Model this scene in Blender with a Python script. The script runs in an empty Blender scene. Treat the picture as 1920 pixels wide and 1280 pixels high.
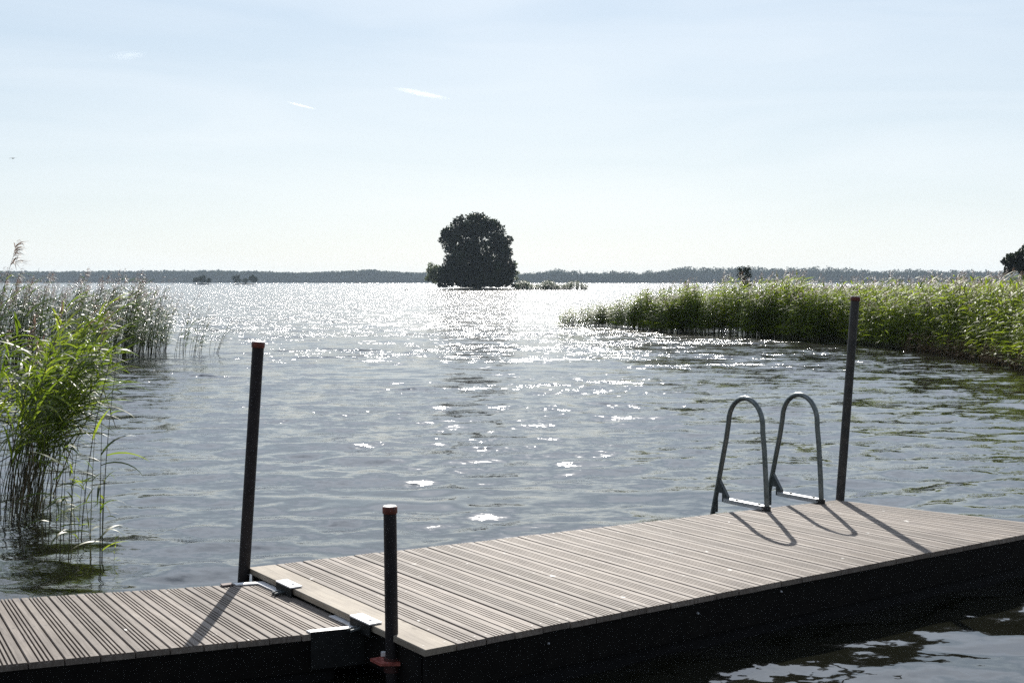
import bpy, math, random
import numpy as np
from mathutils import Vector, Matrix

S = bpy.context.scene
COL = S.collection

# ------------------------------------------------------------------ camera
W = 1.80            # camera height above the water (water is z = 0)
F = 2350.0          # focal length in pixels of the 1920 wide photograph
HY = 528.0          # horizon row
PITCH = math.atan((640 - HY) / F)
cam = bpy.data.cameras.new('camera'); camo = bpy.data.objects.new('camera', cam); COL.objects.link(camo)
cam.sensor_width = 36.0; cam.lens = 36.0 * F / 1920.0
cam.clip_start = 0.05; cam.clip_end = 40000
camo.location = (0, 0, W); camo.rotation_euler = (math.pi / 2 - PITCH, 0, 0)
S.camera = camo

# ------------------------------------------------------------------ sky, sun, exposure
SUN_EL, SUN_AZ = math.radians(31.0), math.radians(0.6)     # azimuth clockwise from +Y
wd = bpy.data.worlds.new('World'); S.world = wd; wd.use_nodes = True
nt = wd.node_tree; nt.nodes.clear()
sky = nt.nodes.new('ShaderNodeTexSky'); sky.sky_type = 'NISHITA'; sky.sun_disc = False
sky.sun_elevation = SUN_EL; sky.sun_rotation = SUN_AZ
sky.air_density = 1.0; sky.dust_density = 0.7; sky.ozone_density = 1.6; sky.altitude = 0
bg = nt.nodes.new('ShaderNodeBackground'); bg.inputs[1].default_value = 0.075
out = nt.nodes.new('ShaderNodeOutputWorld')
# thin high cirrus veil: streaky noise over the sky direction
tc = nt.nodes.new('ShaderNodeTexCoord')
sep = nt.nodes.new('ShaderNodeSeparateXYZ'); nt.links.new(tc.outputs['Generated'], sep.inputs[0])
mp = nt.nodes.new('ShaderNodeMapping'); mp.inputs['Scale'].default_value = (2.0, 2.0, 15.0)
mp.inputs['Rotation'].default_value = (0, math.radians(3), 0)
nt.links.new(tc.outputs['Generated'], mp.inputs[0])
nz = nt.nodes.new('ShaderNodeTexNoise'); nz.inputs['Scale'].default_value = 1.6; nz.inputs['Detail'].default_value = 6
nz.inputs['Roughness'].default_value = 0.5; nz.inputs['Distortion'].default_value = 0.6
nt.links.new(mp.outputs[0], nz.inputs['Vector'])
rmp = nt.nodes.new('ShaderNodeMapRange'); rmp.inputs[1].default_value = 0.35; rmp.inputs[2].default_value = 0.75
rmp.inputs[3].default_value = 0.0; rmp.inputs[4].default_value = 0.28
nt.links.new(nz.outputs['Fac'], rmp.inputs[0])
# veil: pale at horizon, added bright band above view to lighten water, blue overhead
vr = nt.nodes.new('ShaderNodeValToRGB'); ve = vr.color_ramp.elements
VEIL = [(0.0, (0.78, 0.85, 0.87)), (0.10, (0.67, 0.77, 0.845)), (0.26, (0.49, 0.63, 0.79)), (0.36, (1.15, 1.30, 1.52)), (0.56, (1.35, 1.54, 1.84)), (0.78, (0.36, 0.46, 0.66)), (1.0, (0.16, 0.23, 0.38))]
while len(ve) < len(VEIL): ve.new(0.5)
for q, (p, c) in zip(ve, VEIL): q.position = p; q.color = (*c, 1)
nt.links.new(sep.outputs[2], vr.inputs[0])
vs_ = nt.nodes.new('ShaderNodeVectorMath'); vs_.operation = 'SCALE'; dt = nt.nodes.new('ShaderNodeVectorMath'); dt.operation = 'DOT_PRODUCT'
dt.inputs[1].default_value = (math.cos(SUN_EL) * math.sin(SUN_AZ), math.cos(SUN_EL) * math.cos(SUN_AZ), math.sin(SUN_EL))
nt.links.new(tc.outputs['Generated'], dt.inputs[0])
fw = nt.nodes.new('ShaderNodeValToRGB')          # forward scattering: the sky is brighter round the sun
fe = fw.color_ramp.elements; FW = [(0.0, .20), (0.5, .30), (0.78, .74), (0.90, .96), (1.0, 1.0)]
while len(fe) < len(FW): fe.new(0.5)
for q, (p, c) in zip(fe, FW): q.position = p; q.color = (c, c, c, 1)
hm = nt.nodes.new('ShaderNodeMapRange'); hm.inputs[1].default_value = -1; hm.inputs[2].default_value = 1
nt.links.new(dt.outputs['Value'], hm.inputs[0]); nt.links.new(hm.outputs[0], fw.inputs[0])
sm = nt.nodes.new('ShaderNodeMath'); sm.operation = 'MULTIPLY'; sm.inputs[1].default_value = 9.1
nt.links.new(fw.outputs[0], sm.inputs[0]); nt.links.new(sm.outputs[0], vs_.inputs[3])
nt.links.new(vr.outputs[0], vs_.inputs[0])
m1 = nt.nodes.new('ShaderNodeMix'); m1.data_type = 'RGBA'; m1.inputs[0].default_value = 0.86
nt.links.new(sky.outputs[0], m1.inputs[6]); nt.links.new(vs_.outputs[0], m1.inputs[7])
mx = nt.nodes.new('ShaderNodeMix'); mx.data_type = 'RGBA'
mx.inputs[7].default_value = (9.2, 9.4, 9.6, 1)
nt.links.new(rmp.outputs[0], mx.inputs[0]); nt.links.new(m1.outputs[2], mx.inputs[6])
nt.links.new(mx.outputs[2], bg.inputs[0]); nt.links.new(bg.outputs[0], out.inputs[0])

sl = bpy.data.lights.new('sun', 'SUN'); sl.energy = 5.0; sl.angle = math.radians(0.53); sl.color = (1.0, 0.95, 0.87)
so = bpy.data.objects.new('sun', sl); COL.objects.link(so)
sun_dir = Vector((math.cos(SUN_EL) * math.sin(SUN_AZ), math.cos(SUN_EL) * math.cos(SUN_AZ), math.sin(SUN_EL)))
so.rotation_euler = (-sun_dir).to_track_quat('-Z', 'Y').to_euler()

S.view_settings.view_transform = 'Standard'; S.view_settings.look = 'None'
S.view_settings.exposure = 0.66; S.view_settings.gamma = 1.0
S.cycles.use_denoising = False
try: S.cycles.sampling_pattern = 'BLUE_NOISE'
except Exception as ex: print('pattern', ex)
S.cycles.max_bounces = 8; S.cycles.transparent_max_bounces = 16; S.cycles.volume_bounces = 0
S.cycles.caustics_reflective = False; S.cycles.caustics_refractive = False
S.cycles.sample_clamp_indirect = 0.45

# ------------------------------------------------------------------ helpers
_c, _s = math.cos(PITCH), math.sin(PITCH)
def hit(px, py, z=0.0):
    """point at height z on the sight line of a photograph pixel"""
    a = (px - 960) / F; b = (640 - py) / F
    d = Vector((a, _c + b * _s, -_s + b * _c))
    return Vector((0, 0, W)) + d * ((z - W) / d.z)
def at(px, py, Y):
    """point at distance Y (along +Y) on the sight line of a photograph pixel"""
    a = (px - 960) / F; b = (640 - py) / F
    d = Vector((a, _c + b * _s, -_s + b * _c))
    return Vector((0, 0, W)) + d * (Y / d.y)

def tag(o, label=None, cat=None, group=None, kind=None):
    if label: o['label'] = label
    if cat: o['category'] = cat
    if group: o['group'] = group
    if kind: o['kind'] = kind
    return o
def empty(name, loc=(0, 0, 0), rz=0.0):
    o = bpy.data.objects.new(name, None); o.empty_display_size = 0.2; COL.objects.link(o)
    o.location = loc; o.rotation_euler = (0, 0, rz); return o
def link(name, me, mats, parent=None):
    if not isinstance(mats, (list, tuple)): mats = [mats]
    for m in mats: me.materials.append(m)
    o = bpy.data.objects.new(name, me); COL.objects.link(o)
    if parent is not None: o.parent = parent
    return o

class MB:
    """collects polygons, builds ONE mesh object"""
    def __init__(s): s.v = []; s.f = []; s.m = []
    def add(s, vs, fs, m=0):
        n = len(s.v); s.v += [tuple(q) for q in vs]; s.f += [tuple(i + n for i in f) for f in fs]; s.m += [m] * len(fs)
    def box(s, c, sz, rot=None, m=0):
        x, y, z = (q / 2 for q in sz)
        vs = [Vector((i * x, j * y, k * z)) for k in (-1, 1) for j in (-1, 1) for i in (-1, 1)]
        if rot is not None: vs = [rot @ q for q in vs]
        vs = [q + Vector(c) for q in vs]
        s.add(vs, [(0, 2, 3, 1), (4, 5, 7, 6), (0, 1, 5, 4), (2, 6, 7, 3), (0, 4, 6, 2), (1, 3, 7, 5)], m)
    def prism(s, poly, z0, z1, m=0):
        n = len(poly)
        vs = [(p[0], p[1], z0) for p in poly] + [(p[0], p[1], z1) for p in poly]
        fs = [tuple(range(n - 1, -1, -1)), tuple(range(n, 2 * n))] + [(i, (i + 1) % n, n + (i + 1) % n, n + i) for i in range(n)]
        s.add(vs, fs, m)
    def tube(s, pts, rad, n=16, m=0, cap=True):
        pts = [Vector(p) for p in pts]
        if not isinstance(rad, (list, tuple)): rad = [rad] * len(pts)
        t0 = (pts[1] - pts[0]).normalized()
        u = t0.orthogonal().normalized(); rings = []
        for i, p in enumerate(pts):
            t = ((pts[min(i + 1, len(pts) - 1)] - pts[max(i - 1, 0)])).normalized()
            u = (u - t * u.dot(t)).normalized(); w = t.cross(u)
            rings.append([p + (u * math.cos(a) + w * math.sin(a)) * rad[i] for a in [2 * math.pi * k / n for k in range(n)]])
        vs = [q for r in rings for q in r]; fs = []
        for i in range(len(pts) - 1):
            for k in range(n):
                a = i * n + k; b = i * n + (k + 1) % n
                fs.append((a, b, b + n, a + n))
        if cap: fs += [tuple(range(n - 1, -1, -1)), tuple(range((len(pts) - 1) * n, len(pts) * n))]
        s.add(vs, fs, m)
    def build(s, name, mats, parent=None, smooth=False, bevel=0.0):
        me = bpy.data.meshes.new(name); me.from_pydata(s.v, [], s.f)
        me.polygons.foreach_set('material_index', s.m)
        if smooth:
            me.polygons.foreach_set('use_smooth', [True] * len(s.f))
            me.set_sharp_from_angle(angle=math.radians(40))
        me.update()
        o = link(name, me, mats, parent)
        if bevel:
            b = o.modifiers.new('bevel', 'BEVEL'); b.width = bevel; b.segments = 2; b.limit_method = 'ANGLE'
        return o

def quads_mesh(name, V, Q, MI=None, smooth=False):
    """fast all-quad mesh from numpy arrays"""
    me = bpy.data.meshes.new(name); n = len(V); k = len(Q)
    me.vertices.add(n); me.vertices.foreach_set('co', np.ascontiguousarray(V, dtype=np.float32).ravel())
    me.loops.add(4 * k); me.loops.foreach_set('vertex_index', np.ascontiguousarray(Q, dtype=np.int32).ravel())
    me.polygons.add(k); me.polygons.foreach_set('loop_start', np.arange(0, 4 * k, 4, dtype=np.int32))
    me.polygons.foreach_set('loop_total', np.full(k, 4, dtype=np.int32))
    if MI is not None: me.polygons.foreach_set('material_index', np.ascontiguousarray(MI, dtype=np.int32))
    me.update(calc_edges=True)
    me.polygons.foreach_set('use_smooth', np.full(k, smooth))
    return me

# ------------------------------------------------------------------ materials
def mat(name):
    m = bpy.data.materials.new(name); m.use_nodes = True
    t = m.node_tree; b = t.nodes['Principled BSDF']
    return m, t, b
def N(t, typ, **kw):
    n = t.nodes.new(typ)
    for k, v in kw.items(): setattr(n, k, v)
    return n
def ramp(t, src, stops):
    r = N(t, 'ShaderNodeValToRGB'); e = r.color_ramp.elements
    while len(e) < len(stops): e.new(0.5)
    for q, (p, c) in zip(e, stops): q.position = p; q.color = (*c, 1)
    t.links.new(src, r.inputs[0]); return r
def noise(t, scale, detail=4, rough=0.55, vec=None, mscale=None, coord='Object', dist=0.0):
    n = N(t, 'ShaderNodeTexNoise'); n.inputs['Scale'].default_value = scale
    n.inputs['Detail'].default_value = detail; n.inputs['Roughness'].default_value = rough; n.inputs['Distortion'].default_value = dist
    if vec is None:
        c = N(t, 'ShaderNodeTexCoord'); vec = c.outputs[coord]
    if mscale:
        mpn = N(t, 'ShaderNodeMapping'); mpn.inputs['Scale'].default_value = mscale
        t.links.new(vec, mpn.inputs[0]); vec = mpn.outputs[0]
    t.links.new(vec, n.inputs['Vector']); return n

def geoP(t): return N(t, 'ShaderNodeNewGeometry').outputs['Position']
def wood_mat(name, dark, mid, light, rough=0.75):
    """weathered decking: grain along local X, per-board shade, knots"""
    m, t, b = mat(name)
    c = N(t, 'ShaderNodeTexCoord'); oi = N(t, 'ShaderNodeObjectInfo')
    off = N(t, 'ShaderNodeVectorMath', operation='SCALE'); off.inputs[3].default_value = 37.0
    cmb = N(t, 'ShaderNodeCombineXYZ'); t.links.new(oi.outputs['Random'], cmb.inputs[0]); t.links.new(oi.outputs['Random'], cmb.inputs[1])
    t.links.new(cmb.outputs[0], off.inputs[0])
    add = N(t, 'ShaderNodeVectorMath', operation='ADD'); t.links.new(c.outputs['Object'], add.inputs[0]); t.links.new(off.outputs[0], add.inputs[1])
    g = noise(t, 9.0, 8, 0.65, add.outputs[0], (0.35, 9, 3), dist=0.5)
    r1 = ramp(t, g.outputs['Fac'], [(0.25, dark), (0.5, mid), (0.78, light)])
    big = noise(t, 3.2, 4, 0.6, add.outputs[0], (1, 2, 1))
    r2 = ramp(t, big.outputs['Fac'], [(0.3, (0.78, 0.76, 0.76)), (0.7, (1.12, 1.1, 1.06))])
    mul = N(t, 'ShaderNodeMix', data_type='RGBA', blend_type='MULTIPLY'); mul.inputs[0].default_value = 1
    t.links.new(r1.outputs[0], mul.inputs[6]); t.links.new(r2.outputs[0], mul.inputs[7])
    # knots
    vo = N(t, 'ShaderNodeTexVoronoi'); vo.inputs['Scale'].default_value = 3.6
    mpn = N(t, 'ShaderNodeMapping'); mpn.inputs['Scale'].default_value = (0.7, 1.9, 1); t.links.new(add.outputs[0], mpn.inputs[0])
    t.links.new(mpn.outputs[0], vo.inputs['Vector'])
    rk = ramp(t, vo.outputs['Distance'], [(0.02, (0.32, 0.27, 0.24)), (0.075, (1, 1, 1))])
    mul2 = N(t, 'ShaderNodeMix', data_type='RGBA', blend_type='MULTIPLY'); mul2.inputs[0].default_value = 0.8
    t.links.new(mul.outputs[2], mul2.inputs[6]); t.links.new(rk.outputs[0], mul2.inputs[7])
    # per board shade
    mr = N(t, 'ShaderNodeMapRange'); mr.inputs[3].default_value = 0.78; mr.inputs[4].default_value = 1.14
    t.links.new(oi.outputs['Random'], mr.inputs[0])
    mul3 = N(t, 'ShaderNodeVectorMath', operation='SCALE'); t.links.new(mul2.outputs[2], mul3.inputs[0]); t.links.new(mr.outputs[0], mul3.inputs[3])
    # grime, damp stains and pale droppings over the whole deck
    gm = noise(t, 1.7, 5, 0.65, geoP(t)); rg = ramp(t, gm.outputs['Fac'], [(0.34, (0.70, 0.68, 0.66)), (0.52, (1, 1, 1))])
    mg = N(t, 'ShaderNodeMix', data_type='RGBA', blend_type='MULTIPLY'); mg.inputs[0].default_value = 0.8
    t.links.new(mul3.outputs[0], mg.inputs[6]); t.links.new(rg.outputs[0], mg.inputs[7])
    dn = noise(t, 14, 2, 0.5, geoP(t)); rd = ramp(t, dn.outputs['Fac'], [(0.745, (0, 0, 0)), (0.765, (1, 1, 1))])
    md = N(t, 'ShaderNodeMix', data_type='RGBA'); md.inputs[7].default_value = (0.62, 0.6, 0.56, 1)
    t.links.new(rd.outputs[0], md.inputs[0]); t.links.new(mg.outputs[2], md.inputs[6])
    t.links.new(md.outputs[2], b.inputs['Base Color'])
    b.inputs['Roughness'].default_value = rough; b.inputs['Specular IOR Level'].default_value = 0.25
    bp = N(t, 'ShaderNodeBump'); bp.inputs['Strength'].default_value = 0.35; bp.inputs['Distance'].default_value = 0.003
    t.links.new(g.outputs['Fac'], bp.inputs['Height']); t.links.new(bp.outputs[0], b.inputs['Normal'])
    return m

def plain(name, c1, c2, rough=0.6, metal=0.0, scale=12, coord='Object', spec=0.5, bump=0.0):
    m, t, b = mat(name)
    n = noise(t, scale, 5, 0.6, coord=coord)
    r = ramp(t, n.outputs['Fac'], [(0.3, c1), (0.7, c2)])
    t.links.new(r.outputs[0], b.inputs['Base Color'])
    b.inputs['Roughness'].default_value = rough; b.inputs['Metallic'].default_value = metal
    b.inputs['Specular IOR Level'].default_value = spec
    if bump:
        bp = N(t, 'ShaderNodeBump'); bp.inputs['Strength'].default_value = bump; bp.inputs['Distance'].default_value = 0.002
        t.links.new(n.outputs['Fac'], bp.inputs['Height']); t.links.new(bp.outputs[0], b.inputs['Normal'])
    return m

def leaf_mat(name, c1, c2, c3, trans=0.5, tcol=(1.2, 1.5, 0.5), scale=1.2, rough=0.45, spec=0.4, rnd=True):
    """leaf: diffuse + gloss in front, translucent when lit from behind"""
    m, t, b = mat(name)
    n = noise(t, scale, 3, 0.6, coord='Object')
    if rnd:
        oi = N(t, 'ShaderNodeObjectInfo')
        ad = N(t, 'ShaderNodeMath', operation='MULTIPLY_ADD'); ad.inputs[1].default_value = 0.35
        sb = N(t, 'ShaderNodeMath', operation='SUBTRACT'); sb.inputs[1].default_value = 0.17
        t.links.new(oi.outputs['Random'], ad.inputs[0]); t.links.new(n.outputs['Fac'], sb.inputs[0]); t.links.new(sb.outputs[0], ad.inputs[2])
        src = ad.outputs[0]
    else: src = n.outputs['Fac']
    r = ramp(t, src, [(0.3, c1), (0.5, c2), (0.7, c3)])
    t.links.new(r.outputs[0], b.inputs['Base Color'])
    b.inputs['Roughness'].default_value = rough; b.inputs['Specular IOR Level'].default_value = spec
    tr = N(t, 'ShaderNodeBsdfTranslucent')
    mu = N(t, 'ShaderNodeMix', data_type='RGBA', blend_type='MULTIPLY'); mu.inputs[0].default_value = 1; mu.clamp_result = False
    mu.inputs[7].default_value = (*tcol, 1); t.links.new(r.outputs[0], mu.inputs[6]); t.links.new(mu.outputs[2], tr.inputs[0])
    ms = N(t, 'ShaderNodeMixShader'); ms.inputs[0].default_value = trans
    t.links.new(b.outputs[0], ms.inputs[1]); t.links.new(tr.outputs[0], ms.inputs[2])
    t.links.new(ms.outputs[0], t.nodes['Material Output'].inputs[0])
    return m

M_DECK = wood_mat('weathered_decking', (0.115, 0.094, 0.078), (0.22, 0.192, 0.17), (0.335, 0.30, 0.27))
M_TRIM = wood_mat('pale_board', (0.16, 0.137, 0.112), (0.27, 0.238, 0.195), (0.36, 0.322, 0.267))
M_SCREW = plain('screw_head', (0.03, 0.025, 0.02), (0.07, 0.055, 0.05), 0.6)
M_SHADE_TIMBER = plain('shade_dark_timber', (0.003, 0.0025, 0.0025), (0.009, 0.008, 0.007), 0.75, spec=0.15)  # timber with the shade of the unlit sides put into its colour
M_FLOAT = plain('dark_fill_float', (0.006, 0.006, 0.007), (0.011, 0.011, 0.012), 0.6, spec=0.15)
M_LEDGE = plain('ledge_timber', (0.12, 0.09, 0.08), (0.22, 0.17, 0.16), 0.8)
M_GALV = plain('galvanised_steel', (0.42, 0.43, 0.45), (0.60, 0.61, 0.63), 0.42, 0.6, 30)
M_PAINTW = plain('bright_zinc_plate', (0.66, 0.66, 0.68), (0.82, 0.82, 0.83), 0.5, 0.0, 40)
M_FLANGE = plain('shade_dark_flange', (0.010, 0.011, 0.011), (0.02, 0.021, 0.021), 0.7, 0.0, 30, spec=0.2)  # plate metal darkened to paint in the shade on upright faces
M_TUBE = plain('ladder_steel', (0.10, 0.12, 0.12), (0.20, 0.22, 0.22), 0.38, 0.7, 25)
M_GUS = plain('gusset_steel', (0.05, 0.06, 0.065), (0.10, 0.11, 0.11), 0.5, 0.5, 25)
M_POLE = plain('dark_pole_steel', (0.012, 0.011, 0.013), (0.032, 0.028, 0.03), 0.5, 0.2, 18, spec=0.3)
M_POLE2 = plain('grey_pole_steel', (0.035, 0.038, 0.04), (0.08, 0.075, 0.07), 0.5, 0.3, 18, spec=0.3)
M_CAP = plain('rusty_red_cap', (0.06, 0.016, 0.010), (0.18, 0.04, 0.02), 0.6, 0.0, 50)
M_CAPTOP = plain('pale_cap_top', (0.72, 0.66, 0.62), (0.84, 0.8, 0.76), 0.45, 0.0, 50)
M_RED = plain('red_painted_bracket', (0.16, 0.03, 0.025), (0.42, 0.12, 0.09), 0.5, 0.0, 40)
M_COLLAR = plain('dark_red_collar', (0.03, 0.010, 0.009), (0.10, 0.025, 0.02), 0.6)
M_BLACK = plain('black_rubber', (0.008, 0.008, 0.008), (0.02, 0.02, 0.02), 0.6)
M_BARK = plain('bark', (0.035, 0.028, 0.022), (0.08, 0.065, 0.05), 0.9, 0, 6)

M_REED = leaf_mat('reed_leaf', (0.05, 0.075, 0.014), (0.10, 0.14, 0.024), (0.19, 0.22, 0.045), 0.48, (1.9, 2.0, 0.9), 1.3)
M_REEDF = leaf_mat('reed_leaf_far', (0.045, 0.075, 0.014), (0.10, 0.145, 0.025), (0.19, 0.24, 0.04), 0.45, (1.9, 1.95, 0.8), 0.5, 0.5, spec=0.25)
M_REEDG = leaf_mat('reed_leaf_grey', (0.04, 0.06, 0.03), (0.08, 0.11, 0.045), (0.12, 0.17, 0.05), 0.30, (1.3, 1.5, 0.8), 0.35, 0.4)
M_STEM = leaf_mat('reed_stem', (0.035, 0.028, 0.018), (0.07, 0.065, 0.03), (0.10, 0.11, 0.04), 0.12, (1, 1, .6), 2.0)
M_PLUME = leaf_mat('reed_plume', (0.12, 0.08, 0.065), (0.19, 0.13, 0.11), (0.26, 0.19, 0.15), 0.35, (1.2, 1.1, 1.0), 3.0)
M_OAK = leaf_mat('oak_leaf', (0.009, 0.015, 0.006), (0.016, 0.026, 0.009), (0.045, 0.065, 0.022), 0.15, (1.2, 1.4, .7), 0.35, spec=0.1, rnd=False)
M_WILLOW = leaf_mat('willow_leaf', (0.16, 0.19, 0.12), (0.24, 0.27, 0.17), (0.31, 0.34, 0.22), 0.15, (1.3, 1.4, .9), 0.6, rnd=False)
M_FOREST = leaf_mat('forest_foliage', (0.018, 0.034, 0.016), (0.032, 0.054, 0.024), (0.05, 0.075, 0.03), 0.04, (1.2, 1.4, .7), 0.03, spec=0.03, rough=0.8, rnd=False)
M_SHORE = plain('shore_earth', (0.05, 0.045, 0.03), (0.11, 0.10, 0.06), 0.95, 0, 0.4)
M_ROCK = plain('shore_rock', (0.05, 0.045, 0.045), (0.13, 0.12, 0.11), 0.9, 0, 0.8)
M_BIRD = plain('dark_feathers', (0.01, 0.01, 0.012), (0.03, 0.03, 0.032), 0.7)

# water: dark brownish body, mirror surface; small ripples as procedural slope noise
def water_mat():
    m, t, b = mat('lake_water')
    geo = N(t, 'ShaderNodeNewGeometry')
    at_ = N(t, 'ShaderNodeAttribute', attribute_name='chop')
    acc = geo.outputs['Normal']
    pn = noise(t, 0.22, 6.0, 0.72, geo.outputs['Position'], (0.5, 1.0, 1), dist=0.3)      # gust patches: rougher and smoother water
    pr = N(t, 'ShaderNodeMapRange'); pr.inputs[1].default_value = 0.40; pr.inputs[2].default_value = 0.66
    pr.inputs[3].default_value = 0.45; pr.inputs[4].default_value = 2.8; t.links.new(pn.outputs['Fac'], pr.inputs[0])
    for sc, ax, ay, amp, ms in ((1.9, 1, 1, 'L', (0.45, 1, 1)), (7.0, 1, 1, 'M', (0.5, 1, 1)), (24.0, 1, 1, 'S', (0.6, 1, 1))):
        n = noise(t, sc, 2.0, 0.55, geo.outputs['Position'], ms, dist=0.4)
        sb = N(t, 'ShaderNodeVectorMath', operation='SUBTRACT'); sb.inputs[1].default_value = (0.5, 0.5, 0.5)
        t.links.new(n.outputs['Color'], sb.inputs[0])
        k = {'L': (1.45, 1.5), 'M': (1.4, 1.3), 'S': (0.6, 0.55)}[amp]
        mu = N(t, 'ShaderNodeVectorMath', operation='MULTIPLY'); mu.inputs[1].default_value = (k[0], k[1], 0)
        t.links.new(sb.outputs[0], mu.inputs[0])
        sp = N(t, 'ShaderNodeSeparateXYZ'); t.links.new(at_.outputs['Vector'], sp.inputs[0])
        sc2 = N(t, 'ShaderNodeVectorMath', operation='SCALE'); t.links.new(mu.outputs[0], sc2.inputs[0])
        gm = N(t, 'ShaderNodeMath', operation='MULTIPLY'); t.links.new(sp.outputs[{'L': 0, 'M': 1, 'S': 2}[amp]], gm.inputs[0]); t.links.new(pr.outputs[0], gm.inputs[1])
        t.links.new(gm.outputs[0], sc2.inputs[3])
        ad = N(t, 'ShaderNodeVectorMath', operation='ADD'); t.links.new(acc, ad.inputs[0]); t.links.new(sc2.outputs[0], ad.inputs[1])
        acc = ad.outputs[0]
    nn = N(t, 'ShaderNodeVectorMath', operation='NORMALIZE'); t.links.new(acc, nn.inputs[0])
    t.links.new(nn.outputs[0], b.inputs['Normal'])
    n = noise(t, 0.25, 3, 0.5, geo.outputs['Position'])
    r = ramp(t, n.outputs['Fac'], [(0.3, (0.006, 0.0065, 0.004)), (0.7, (0.011, 0.011, 0.007))])
    t.links.new(r.outputs[0], b.inputs['Base Color'])
    spx = N(t, 'ShaderNodeSeparateXYZ'); t.links.new(at_.outputs['Vector'], spx.inputs[0])
    rm = N(t, 'ShaderNodeMapRange'); rm.inputs[3].default_value = 0.045; rm.inputs[4].default_value = 0.12     # capillary ripples too small to model
    t.links.new(spx.outputs[0], rm.inputs[0]); t.links.new(rm.outputs[0], b.inputs['Roughness']); b.inputs['IOR'].default_value = 1.62
    b.inputs['Specular IOR Level'].default_value = 0.5
    return m
M_WATER = water_mat()

# ------------------------------------------------------------------ water
def build_water():
    rng = np.random.default_rng(4)
    r = [1.2]
    while r[-1] < 2950: r.append(r[-1] * (1.0065 if r[-1] < 400 else 1.03))
    r = np.array(r)
    fine = np.radians(np.arange(-30, 30.01, 0.16)); coarse = np.radians(np.arange(33, 327.1, 3.0))
    th = np.concatenate([fine, coarse])
    dth = np.concatenate([np.full(len(fine), math.radians(0.16)), np.full(len(coarse), math.radians(3.0))])
    R, T = np.meshgrid(r, th, indexing='ij')
    dr = np.gradient(r)
    sp = np.maximum(dr[:, None] * 1.0, R * dth[None, :]).astype(np.float32)
    X = (R * np.sin(T)).astype(np.float32); Y = (R * np.cos(T)).astype(np.float32)
    Z = np.zeros_like(X)
    near = np.clip((R - 6) / 60, 0, 1)
    lams = np.exp(rng.uniform(math.log(0.14), math.log(3.0), 110))
    for lam in lams:
        k = 2 * math.pi / lam
        ang = -math.pi / 2 + 0.12 + rng.normal(0, 0.62 if lam < 0.8 else 0.38)
        sl = 0.0185 * math.exp(-0.5 * ((math.log(lam) - math.log(0.48)) / 0.75) ** 2) * rng.uniform(0.6, 1.4)
        w = np.clip((lam / sp - 2.5) / 3.0, 0, 1)
        ph = k * (X * math.cos(ang) + Y * math.sin(ang)) + rng.uniform(0, 6.28)
        Z += (w * (sl / k) * np.sin(ph)).astype(np.float32)
    # short wind ripples close to the docks
    leew = np.clip((8.0 - R) / 3.0, 0, 1)
    for lam in np.exp(rng.uniform(math.log(0.085), math.log(0.22), 46)):
        k = 2 * math.pi / lam; ang = -math.pi / 2 + rng.normal(0, 0.75)
        w = np.clip((lam / sp - 2.5) / 2.0, 0, 1) * leew
        Z += (w * (0.022 / k) * np.sin(k * (X * math.cos(ang) + Y * math.sin(ang)) + rng.uniform(0, 6.28))).astype(np.float32)
    # calmer in the lee of the docks (towards the photographer)
    lee = np.clip((Y - 4.0) / 4.0, 0.6, 1)
    Z *= lee
    nr, nc = R.shape
    V = np.stack([X, Y, Z], -1).reshape(-1, 3)
    i = np.arange(nr - 1)[:, None]; j = np.arange(nc)[None, :]; j2 = (j + 1) % nc
    Q = np.stack([i * nc + j, i * nc + j2, (i + 1) * nc + j2, (i + 1) * nc + j], -1).reshape(-1, 4)
    Q = Q[:, ::-1]
    me = quads_mesh('lake_water', V, Q, smooth=True)
    # chop attribute: how much fine slope the wind adds (long, medium, small)
    a = me.attributes.new('chop', 'FLOAT_VECTOR', 'POINT')
    L = 0.10 + 0.90 * np.clip((R - 11) / 42, 0, 1)
    Md = 0.17 + 0.83 * np.clip((R - 10) / 48, 0, 1)
    Sm = 0.2 + 0.8 * np.clip((R - 8) / 40, 0, 1)
    far_calm = 1.0 - 0.1 * np.clip((R - 900) / 1000, 0, 1)
    A = np.stack([L * far_calm, Md * far_calm * lee, Sm * lee], -1).reshape(-1, 3).astype(np.float32)
    a.data.foreach_set('vector', A.ravel())
    o = link('water', me, M_WATER)
    tag(o, 'rippled grey blue lake water with sun glitter', kind='structure')
build_water()

# lake bed under everything
mb = MB(); mb.prism([(3000 * math.cos(a), 3000 * math.sin(a)) for a in [k * math.pi / 24 for k in range(48)]], -0.9, -0.7)
tag(mb.build('ground', M_SHORE), 'muddy lake bed under the water', kind='structure')

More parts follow.
